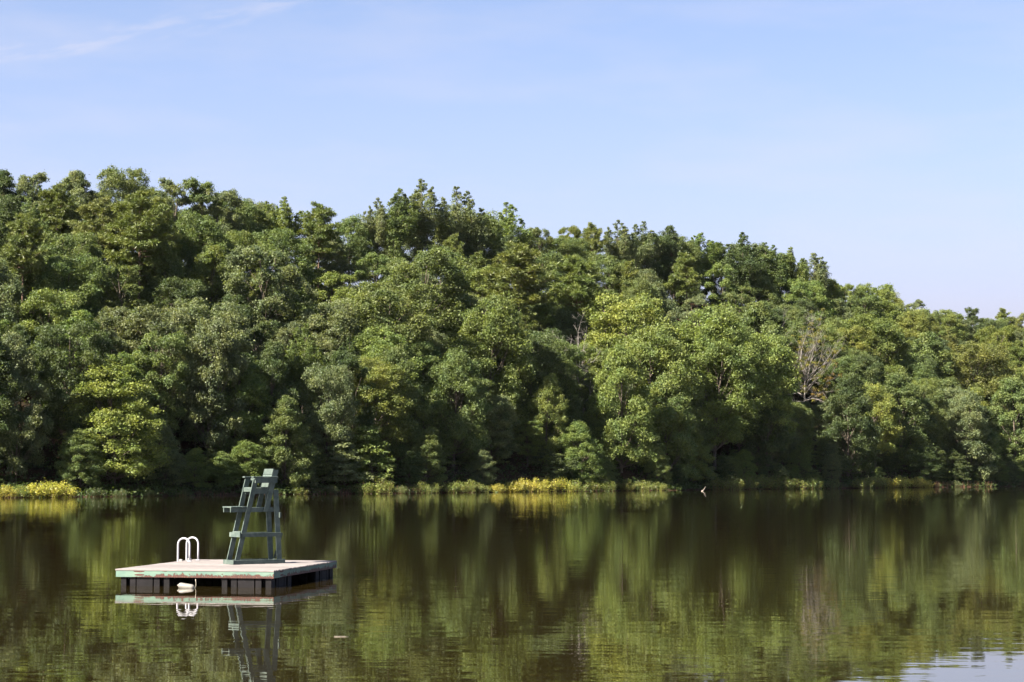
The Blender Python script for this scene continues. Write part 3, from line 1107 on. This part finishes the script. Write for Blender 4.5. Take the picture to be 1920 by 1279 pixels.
# bare and half-bare trees ------------------------------------------------------------------
def dead_tree(name, t, d, H, label, spread, n_br, lean, tuft=None, r0=0.17, fork=1.0, s0=0.34):
    x, y = shore_xy(t, d)
    z = float(ground_z(x, y, d))
    r = empty(name, (x, y, z - 0.1), 0.0, label, 'tree')
    HT = H * fork                                           # the trunk ends in the fork
    path = np.array([(lean * (s ** 1.3) + 0.25 * sin(4 * s), 0.2 * sin(3 * s), HT * s) for s in np.linspace(0, 1, 10)])
    MB().tube(path, [r0 * (1 - (0.8 if fork > 0.9 else 0.55) * i / 9) for i in range(10)], 8).build('trunk', M['dead_bark'], r, True)
    cc, rr = [], []
    for i in range(n_br):
        s = s0 + (0.98 - s0) * i / (n_br - 1)
        p0 = path_at(path, HT * s)
        a = i * 2.4 + rng.normal() * 0.4
        L = spread * ((1.15 - 0.75 * s) if fork > 0.9 else (0.55 + 0.45 * s)) * (0.7 + 0.5 * rng.random())
        b = MB()
        pts, cur, dirn = [p0], p0.copy(), np.array([cos(a), sin(a) * 0.8, 0.55 + 0.5 * s if fork > 0.9 else 0.15 + 1.5 * s * s])
        for k in range(4):
            dirn = unit(dirn + rng.normal(size=3) * 0.28 + np.array([0, 0, 0.08]))
            cur = cur + dirn * L / 4
            pts.append(cur.copy())
        rb = r0 * 0.42 * ((1.15 - 0.7 * s) if fork > 0.9 else 0.9)
        b.tube(pts, [rb, rb * 0.8, rb * 0.55, rb * 0.35, 0.012], 6)
        for k in range(14):                                 # twigs
            j = 1 + k % 4
            q = pts[j]
            dd = unit(unit(pts[j] - pts[j - 1]) + rng.normal(size=3) * 0.7 + np.array([0, 0, 0.3]))
            Lt = L * (0.14 + 0.22 * rng.random())
            e = q + dd * Lt
            b.tube([q, (q + e) / 2 + rng.normal(size=3) * 0.05, e], [rb * 0.35, rb * 0.22, 0.006], 4)
            for _ in range(3):
                d2 = unit(dd + rng.normal(size=3) * 0.6)
                b.tube([(q + e) / 2, (q + e) / 2 + d2 * Lt * 0.55], [0.012, 0.005], 3)
            if tuft and rng.random() < 0.75 - 0.4 * s:
                cc.append(e)
                rr.append(0.35 + 0.3 * rng.random())
        b.build('branch', M['dead_bark'], r, True)
    if tuft and cc:
        cc, rr = np.array(cc), np.array(rr)
        k = int(len(cc) * 0.12)
        for nm, sl, c, lab in (('leaf_spray', slice(0, k), (0.155, 0.105, 0.03, 1), 'orange-brown withering leaves'), ('leaf_spray', slice(k, None), (0.13, 0.13, 0.025, 1), 'yellowing leaves')):
            o = link_mesh(nm, quads_mesh(nm, clump_leaves(cc[sl], rr[sl], 60, 0.24), M['leaf']), r)
            o.color = c
            o['label'] = lab
    return r


dead_tree('dead_tree', t_for(1100, 14), 14, 22.5, 'bare grey dead tree with forked leafless branches among green crowns', 6.5, 13, -2.2, None, 0.24, 0.72, 0.5)
dead_tree('withering_tree', t_for(1505, 24), 24, 20.5, 'half-bare withering tree with orange-brown leaves on pale branches', 12.5, 28, 0.8, True, 0.24, 0.5, 0.40)

# ------------------------------------------------------------------ labels of the trees, by tone, place on the slope and neighbours
ZONES = [(140, 'by the left edge'), (330, 'beyond the ladder'), (580, 'beyond the lifeguard chair'), (700, 'just right of the chair'), (880, 'under the tall dark poplars'),
         (1050, 'left of the bare dead tree'), (1240, 'right of the bare dead tree'), (1420, 'left of the withering tree'), (1640, 'around the withering tree'), (3000, 'by the right edge')]
ORD = ['first', 'second', 'third', 'fourth', 'fifth', 'sixth', 'seventh', 'eighth', 'ninth', 'tenth']
NUM = ['one', 'two', 'three', 'four', 'five', 'six', 'seven', 'eight', 'nine', 'ten']


def band(d):
    return 'waterside' if d < 7 else 'lower-slope' if d < 19 else 'mid-slope' if d < 36 else 'upper-slope' if d < 55 else 'skyline'


KINDW = dict(broad='rounded broadleaf tree', edge='low-branched broadleaf tree', slim='slim broadleaf tree', poplar='upright poplar-like tree', pine='open-crowned pine',
             young='small understorey tree', shrub='leafy shrub')
GROUP = dict(broad='broadleaf trees of the wood', edge='broadleaf trees of the wood', slim='broadleaf trees of the wood', poplar='upright poplar-like trees',
             pine='pines in the wood', young='small trees along the bank', shrub='shrubs along the waterline')
CAT = dict(shrub='shrub')
bins = {}
for th in things:
    zn = next(n for m, n in ZONES if th['px'] < m)
    bins.setdefault((th['key'], th['tone'], band(th['d']), zn), []).append(th)
for (key, tone, bd, zn), lst in bins.items():
    lst.sort(key=lambda q: q['px'])
    for i, th in enumerate(lst):
        lab = f'{tone} {bd} {KINDW[key]} {zn}'
        if len(lst) > 1:
            lab = f'{tone} {bd} {KINDW[key]} {zn}, {ORD[i]} from left of {NUM[len(lst) - 1]}'
        set_props(th['o'], lab, CAT.get(key, 'tree'), GROUP[key])

# undergrowth: ferns, brambles and seedlings under the trees, thick along the bank
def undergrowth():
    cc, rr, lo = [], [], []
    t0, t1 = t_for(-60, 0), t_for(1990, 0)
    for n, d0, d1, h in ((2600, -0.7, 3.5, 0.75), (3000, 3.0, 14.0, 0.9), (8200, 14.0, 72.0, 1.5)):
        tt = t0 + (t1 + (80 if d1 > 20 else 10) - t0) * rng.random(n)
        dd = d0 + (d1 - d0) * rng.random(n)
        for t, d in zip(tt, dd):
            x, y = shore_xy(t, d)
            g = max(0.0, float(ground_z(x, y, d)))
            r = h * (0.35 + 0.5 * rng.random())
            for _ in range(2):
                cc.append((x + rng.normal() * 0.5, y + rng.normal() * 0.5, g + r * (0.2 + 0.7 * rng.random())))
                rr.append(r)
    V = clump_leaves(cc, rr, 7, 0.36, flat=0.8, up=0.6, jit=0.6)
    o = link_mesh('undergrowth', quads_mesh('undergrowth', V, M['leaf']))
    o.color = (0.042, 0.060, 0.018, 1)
    set_props(o, 'low dark green undergrowth covering the bank and the forest floor', 'undergrowth', None, 'stuff')


undergrowth()


# reeds and bare stalks in the shallows
def reeds():
    P = []
    for px0, px1, n, h in ((330, 420, 120, 0.7), (560, 700, 200, 0.8), (735, 800, 140, 1.0), (1080, 1250, 160, 0.5), (1560, 1640, 130, 0.9), (1745, 1990, 520, 1.1), (0, 130, 120, 0.6)):
        ta, tb_ = t_for(px0, 0), t_for(px1, 0)
        for _ in range(n):
            t = ta + (tb_ - ta) * rng.random()
            d = -0.9 + 0.9 * rng.random()
            x, y = shore_xy(t, d)
            P.append((x, y, max(-0.1, float(ground_z(x, y, d))), h * (0.4 + 0.8 * rng.random())))
    V = []
    for x, y, z, h in P:
        a = rng.random() * 6.28
        lx, ly = rng.normal() * 0.22 * h, rng.normal() * 0.22 * h
        w = 0.016
        ca, sa = cos(a) * w, sin(a) * w
        V.append([(x - ca, y - sa, z), (x + ca, y + sa, z), (x + ca * .4 + lx, y + sa * .4 + ly, z + h), (x - ca * .4 + lx, y - sa * .4 + ly, z + h)])
    o = link_mesh('reeds', quads_mesh('reeds', np.array(V), M['stem']))
    set_props(o, 'reddish-brown reeds and bare stalks standing in the shallows', 'reeds', None, 'stuff')


reeds()

# ------------------------------------------------------------------ the swimming raft
ZD = 0.43                                                    # deck height over the water
RYAW = radians(-11.3)
FR = at_z(513, 1070, ZD)
AX = np.array([cos(RYAW), sin(RYAW), 0])
RW, RL = 4.2, 5.5
FL = FR - AX * RW
raft = empty('swimming_raft', (FL[0], FL[1], 0), RYAW, 'square swimming raft with bleached plank deck and peeling pale green rim', 'raft')
# local frame: x along the front edge, y away from the camera, z up from the water
pb_w = 0.1325
n_pl = 40
planks = []
pm = [MB().box(0, RW + 0.02, 0, pb_w - 0.011, 0, 0.035, 0.004).mesh('plank', M['deck']) for _ in range(1)]
for i in range(n_pl):
    o = link_mesh('plank', pm[0], raft) if i == 0 else planks[0].copy()
    if i:
        col.objects.link(o)
        o.parent = raft
    o.location = (random.uniform(-0.018, 0.004), i * RL / n_pl, ZD - 0.035 + random.uniform(-0.002, 0.002))
    o.rotation_euler = (random.uniform(-0.004, 0.004), random.uniform(-0.0006, 0.0006), random.uniform(-0.0008, 0.0008))
    planks.append(o)
zf0, zf1 = ZD - 0.20, ZD - 0.036


def fascia(x0, y0, rz, L):
    o = MB().box(0, L, 0, 0.04, 0, zf1 - zf0, 0.003).build('fascia_board', M['fascia'], raft)
    o.location = (x0, y0, zf0)
    o.rotation_euler = (0, 0, rz)
    return o


fascia(0, 0.012, 0, RW)
fascia(RW - 0.012, 0.053, pi / 2, RL - 0.1)
fascia(RW, RL - 0.012, pi, RW)
fascia(0.012, RL - 0.053, -pi / 2, RL - 0.1)
for k in range(4):                                           # joists under the deck
    x = 0.5 + k * (RW - 1.04) / 3
    MB().box(x, x + 0.05, 0.06, RL - 0.06, zf0 + 0.01, zf1 - 0.002).build('joist', M['joist'], raft)


def float_tub(x0, y0, W, L):
    """moulded float: a tub with upright ribs on every side"""
    z1 = zf0 + 0.006
    e = 0.15
    tub = MB().box(x0 + e, x0 + W - e, y0 + e, y0 + L - e, -0.25, z1).build('float', M['float'], raft)
    fr = [(0.0, 0.108), (0.188, 0.302), (0.325, 0.655), (0.682, 0.80), (0.888, 1.0)]

    def rib(ax0, ax1, ay0, ay1):
        MB().box(ax0, ax1, ay0, ay1, -0.24, z1 - 0.004).build('rib', M['float'], tub)
    for a, b in fr:
        rib(x0 + a * W, x0 + b * W, y0 + 0.001, y0 + e - 0.003)
        rib(x0 + W - e + 0.003, x0 + W - 0.001, y0 + e + 0.004 + a * (L - 2 * e - 0.01), y0 + e + 0.004 + b * (L - 2 * e - 0.01))
        rib(x0 + a * W, x0 + b * W, y0 + L - e + 0.003, y0 + L - 0.001)
        rib(x0 + 0.001, x0 + e - 0.003, y0 + e + 0.004 + a * (L - 2 * e - 0.01), y0 + e + 0.004 + b * (L - 2 * e - 0.01))


FW, FLEN = 1.30, 1.62
float_tub(0.12, 0.06, FW, FLEN)
float_tub(RW - 0.08 - FW, 0.06, FW, FLEN)
float_tub(0.12, RL - 0.1 - FLEN, FW, FLEN)
float_tub(RW - 0.08 - FW, RL - 0.1 - FLEN, FW, FLEN)

# ladder hung on the raft's left edge
h1 = at_z(336, 1052.2, ZD)
h2 = at_z(354.5, 1050.2, ZD)


def to_raft(p):
    q = np.array([p[0] - FL[0], p[1] - FL[1]])
    return q[0] * cos(-RYAW) - q[1] * sin(-RYAW), q[0] * sin(-RYAW) + q[1] * cos(-RYAW)


ly1 = to_raft(h1)[1]
ly2 = min(to_raft(h2)[1], RL - 0.12)
if ly2 - ly1 < 0.42:
    ly1 = ly2 - 0.45
base = np.array([FL[0], FL[1], ZD]) + np.array([-sin(RYAW), cos(RYAW), 0]) * (ly1 + ly2) / 2
lad = empty('ladder', base, RYAW, 'white tubular ladder with two arched handrails at the raft edge', 'ladder')
hy = (ly2 - ly1) / 2
for sy in (-1, 1):
    w, htop, rr_ = 0.34, 0.63, 0.17
    pts = [(0.31, sy * hy, 0.0), (0.31, sy * hy, 0.25), (0.31, sy * hy, htop - rr_)]
    for k in range(1, 12):
        a = pi * k / 12
        pts.append((0.31 - rr_ + rr_ * cos(a), sy * hy, htop - rr_ + rr_ * sin(a)))
    pts += [(-0.03, sy * hy, htop - rr_), (-0.03, sy * hy, 0.1), (-0.03, sy * hy, -1.2)]
    rail = MB().tube(pts, 0.026, 10).build('handrail', M['white_metal'], lad, True)
    MB().box(0.255, 0.365, sy * hy - 0.05, sy * hy + 0.05, 0.001, 0.016, 0.004).build('flange', M['white_metal'], rail)
    MB().box(0.012, 0.10, sy * hy - 0.035, sy * hy + 0.035, 0.001, 0.05, 0.006).build('bracket', M['steel'], rail)
for k in range(4):
    z = -0.12 - 0.28 * k
    MB().box(-0.085, 0.005, -hy + 0.02, hy - 0.02, z - 0.015, z + 0.015).build('step', M['white_metal'], lad)

# lifeguard chair --------------------------------------------------------------------------
CYAW = radians(35.5)
cf = at_z(437.5, 1059.2, ZD)
chair = empty('lifeguard_chair', (cf[0], cf[1], ZD + 0.003), CYAW, 'tall dark green wooden lifeguard chair standing on the raft', 'lifeguard chair')
chair.scale = (1.06, 1, 1)
CW, TH = 0.60, 0.04
mc = M['chair']
near, far = (0.0, TH), (CW - TH, CW)                        # outer rails
nin, fin = (TH + .003, 2 * TH), (CW - 2 * TH, CW - TH - .003)  # legs and posts stand inside the outer rails
nin2, fin2 = (2 * TH + .003, 3 * TH), (CW - 3 * TH, CW - 2 * TH - .003)


def part(name, mb, parent=chair):
    return mb.build(name, mc, parent)


for v in (near, far):
    part('skid', MB().box(0.045, 1.47, *v, 0, 0.112, 0.004))
part('base_board', MB().box(0.0, 0.042, 0.0, CW, 0, 0.115, 0.004))
part('base_board', MB().box(1.36, 1.40, TH + .003, CW - TH - .003, 0.001, 0.10, 0.004))
for v in (nin, fin):
    part('front_leg', MB().beam(0.115, 0.004, 0.632, 2.262, 0.128, *v))
    part('rear_leg', MB().beam(1.335, 0.004, 1.207, 1.985, 0.138, *v))
    part('back_post', MB().beam(0.93, 1.392, 1.215, 2.52, 0.125, *v))
for v in (nin2, fin2):
    part('footrest_rail', MB().box(-0.05, 1.335, *v, 1.385, 1.505, 0.003))
for v in (near, far):
    part('step_rail', MB().box(0.236, 1.36, *v, 0.722, 0.832, 0.004))
    part('armrest_board', MB().box(0.60, 1.225, *v, 2.165, 2.305, 0.003))
part('step_board', MB().box(0.17, 0.212, -0.004, CW + 0.004, 0.722, 0.845, 0.004))
part('step_board', MB().box(0.214, 0.40, 2 * TH + .005, CW - 2 * TH - .005, 0.846, 0.872, 0.003))
for v0, v1 in ((-0.02, 0.105), (CW - 0.105, CW + 0.02)):
    part('armrest', MB().box(0.535, 1.235, v0, v1, 2.307, 2.34, 0.006))
part('arm_crossbar', MB().box(0.70, 0.735, 3 * TH, CW - 3 * TH, 2.235, 2.29, 0.003))
for i in range(3):
    part('footrest_plank', MB().box(-0.055 + i * 0.15, 0.085 + i * 0.15, TH + 0.005, CW - TH - 0.005, 1.507, 1.538, 0.004))
for v in (nin2, fin2):
    part('seat_rail', MB().box(0.56, 1.07, *v, 1.872, 2.012, 0.003))
part('seat_apron', MB().box(0.515, 0.555, 2 * TH + .004, CW - 2 * TH - .004, 1.93, 2.016, 0.003))
for i in range(4):
    part('seat_plank', MB().box(0.53 + i * 0.133, 0.655 + i * 0.133, 2 * TH + .006, CW - 2 * TH - .006, 2.018, 2.045, 0.004))
# back slats lie on the front of the posts
sl_d = Vector((0.285, 1.128)).normalized()
for z0, z1 in ((2.055, 2.175), (2.255, 2.385), (2.395, 2.545)):
    def pu(z, off):
        return 0.93 + (z - 1.392) * (0.285 / 1.128) - 0.064 - off
    q = [(pu(z0, 0), z0), (pu(z1, 0), z1), (pu(z1, 0.028), z1), (pu(z0, 0.028), z0)]
    mb = MB().add([(a, TH + .006, b) for a, b in q] + [(a, CW - TH - .006, b) for a, b in q],
                  [(0, 1, 2, 3), (7, 6, 5, 4), (0, 4, 5, 1), (1, 5, 6, 2), (2, 6, 7, 3), (3, 7, 4, 0)])
    part('back_slat', mb)
part('rear_block', MB().box(1.30, 1.345, 0.002, 0.075, 1.225, 1.37, 0.003))
br = MB().tube([(1.40, 0.07, 0.80), (1.42, CW - 0.09, 0.13)], 0.03, 4)
part('rear_brace', br)

# fender tied under the raft
fa = at_z(333, 1101.5, 0.02)
fb = at_z(360, 1103.0, 0.0)
fc = at_z(346, 1101.0, 0.035)
fen = empty('fender', (fc[0], fc[1] + 0.25, 0.035), radians(-8), 'white sausage-shaped fender floating under the raft on a rope', 'fender')
L, R_ = 0.21, 0.078
prof = [(-L - 0.02, 0.014), (-L, 0.020)] + [(-L + R_ - R_ * cos(a), R_ * sin(a)) for a in (0.35, 0.7, 1.1, 1.57)]
prof += [(L - R_ + R_ * sin(a), R_ * cos(a)) for a in (0.0, 0.45, 0.85, 1.2)] + [(L + 0.004, 0.02), (L + 0.03, 0.016)]
tilt_z = lambda a: 0.03 - 0.10 * (a + L) / (2 * L) * 0.6
MB().tube([(a, 0, tilt_z(a)) for a, r in prof], [r for a, r in prof], 14).build('body', M['fender'], fen, True)
MB().tube([(L + 0.02, 0, tilt_z(L)), (L + 0.045, -0.02, 0.03), (L + 0.07, -0.10, 0.11), (L + 0.075, -0.15, 0.19)], 0.007, 6).build('rope', M['rope'], fen, True)

# small things on the water
p = at_z(640, 1194.3, 0.0)
stk = empty('floating_stick', (p[0], p[1], 0.004), radians(-3), 'thin pale stick floating on the water right of the raft', 'stick')
MB().tube([(-0.13, 0, 0.006), (-0.05, 0.012, 0.004), (0.06, -0.008, 0.006), (0.13, 0.01, 0.0)], [0.0025, 0.004, 0.0035, 0.002], 6).build('stick', M['drift'], stk, True)
p = at_z(1318.5, 921.0, 0.0)
drf = empty('driftwood', (p[0], p[1], 0.0), 0, 'pale broken branch stranded at the far waterline below the green trees', 'branch')
MB().tube([(-0.40, -0.6, 0.02), (-0.1, -0.6, 0.10), (0.0, -0.6, 0.2), (0.35, -0.55, 0.75)], [0.04, 0.09, 0.045, 0.02], 7).build('branch', M['drift'], drf, True)
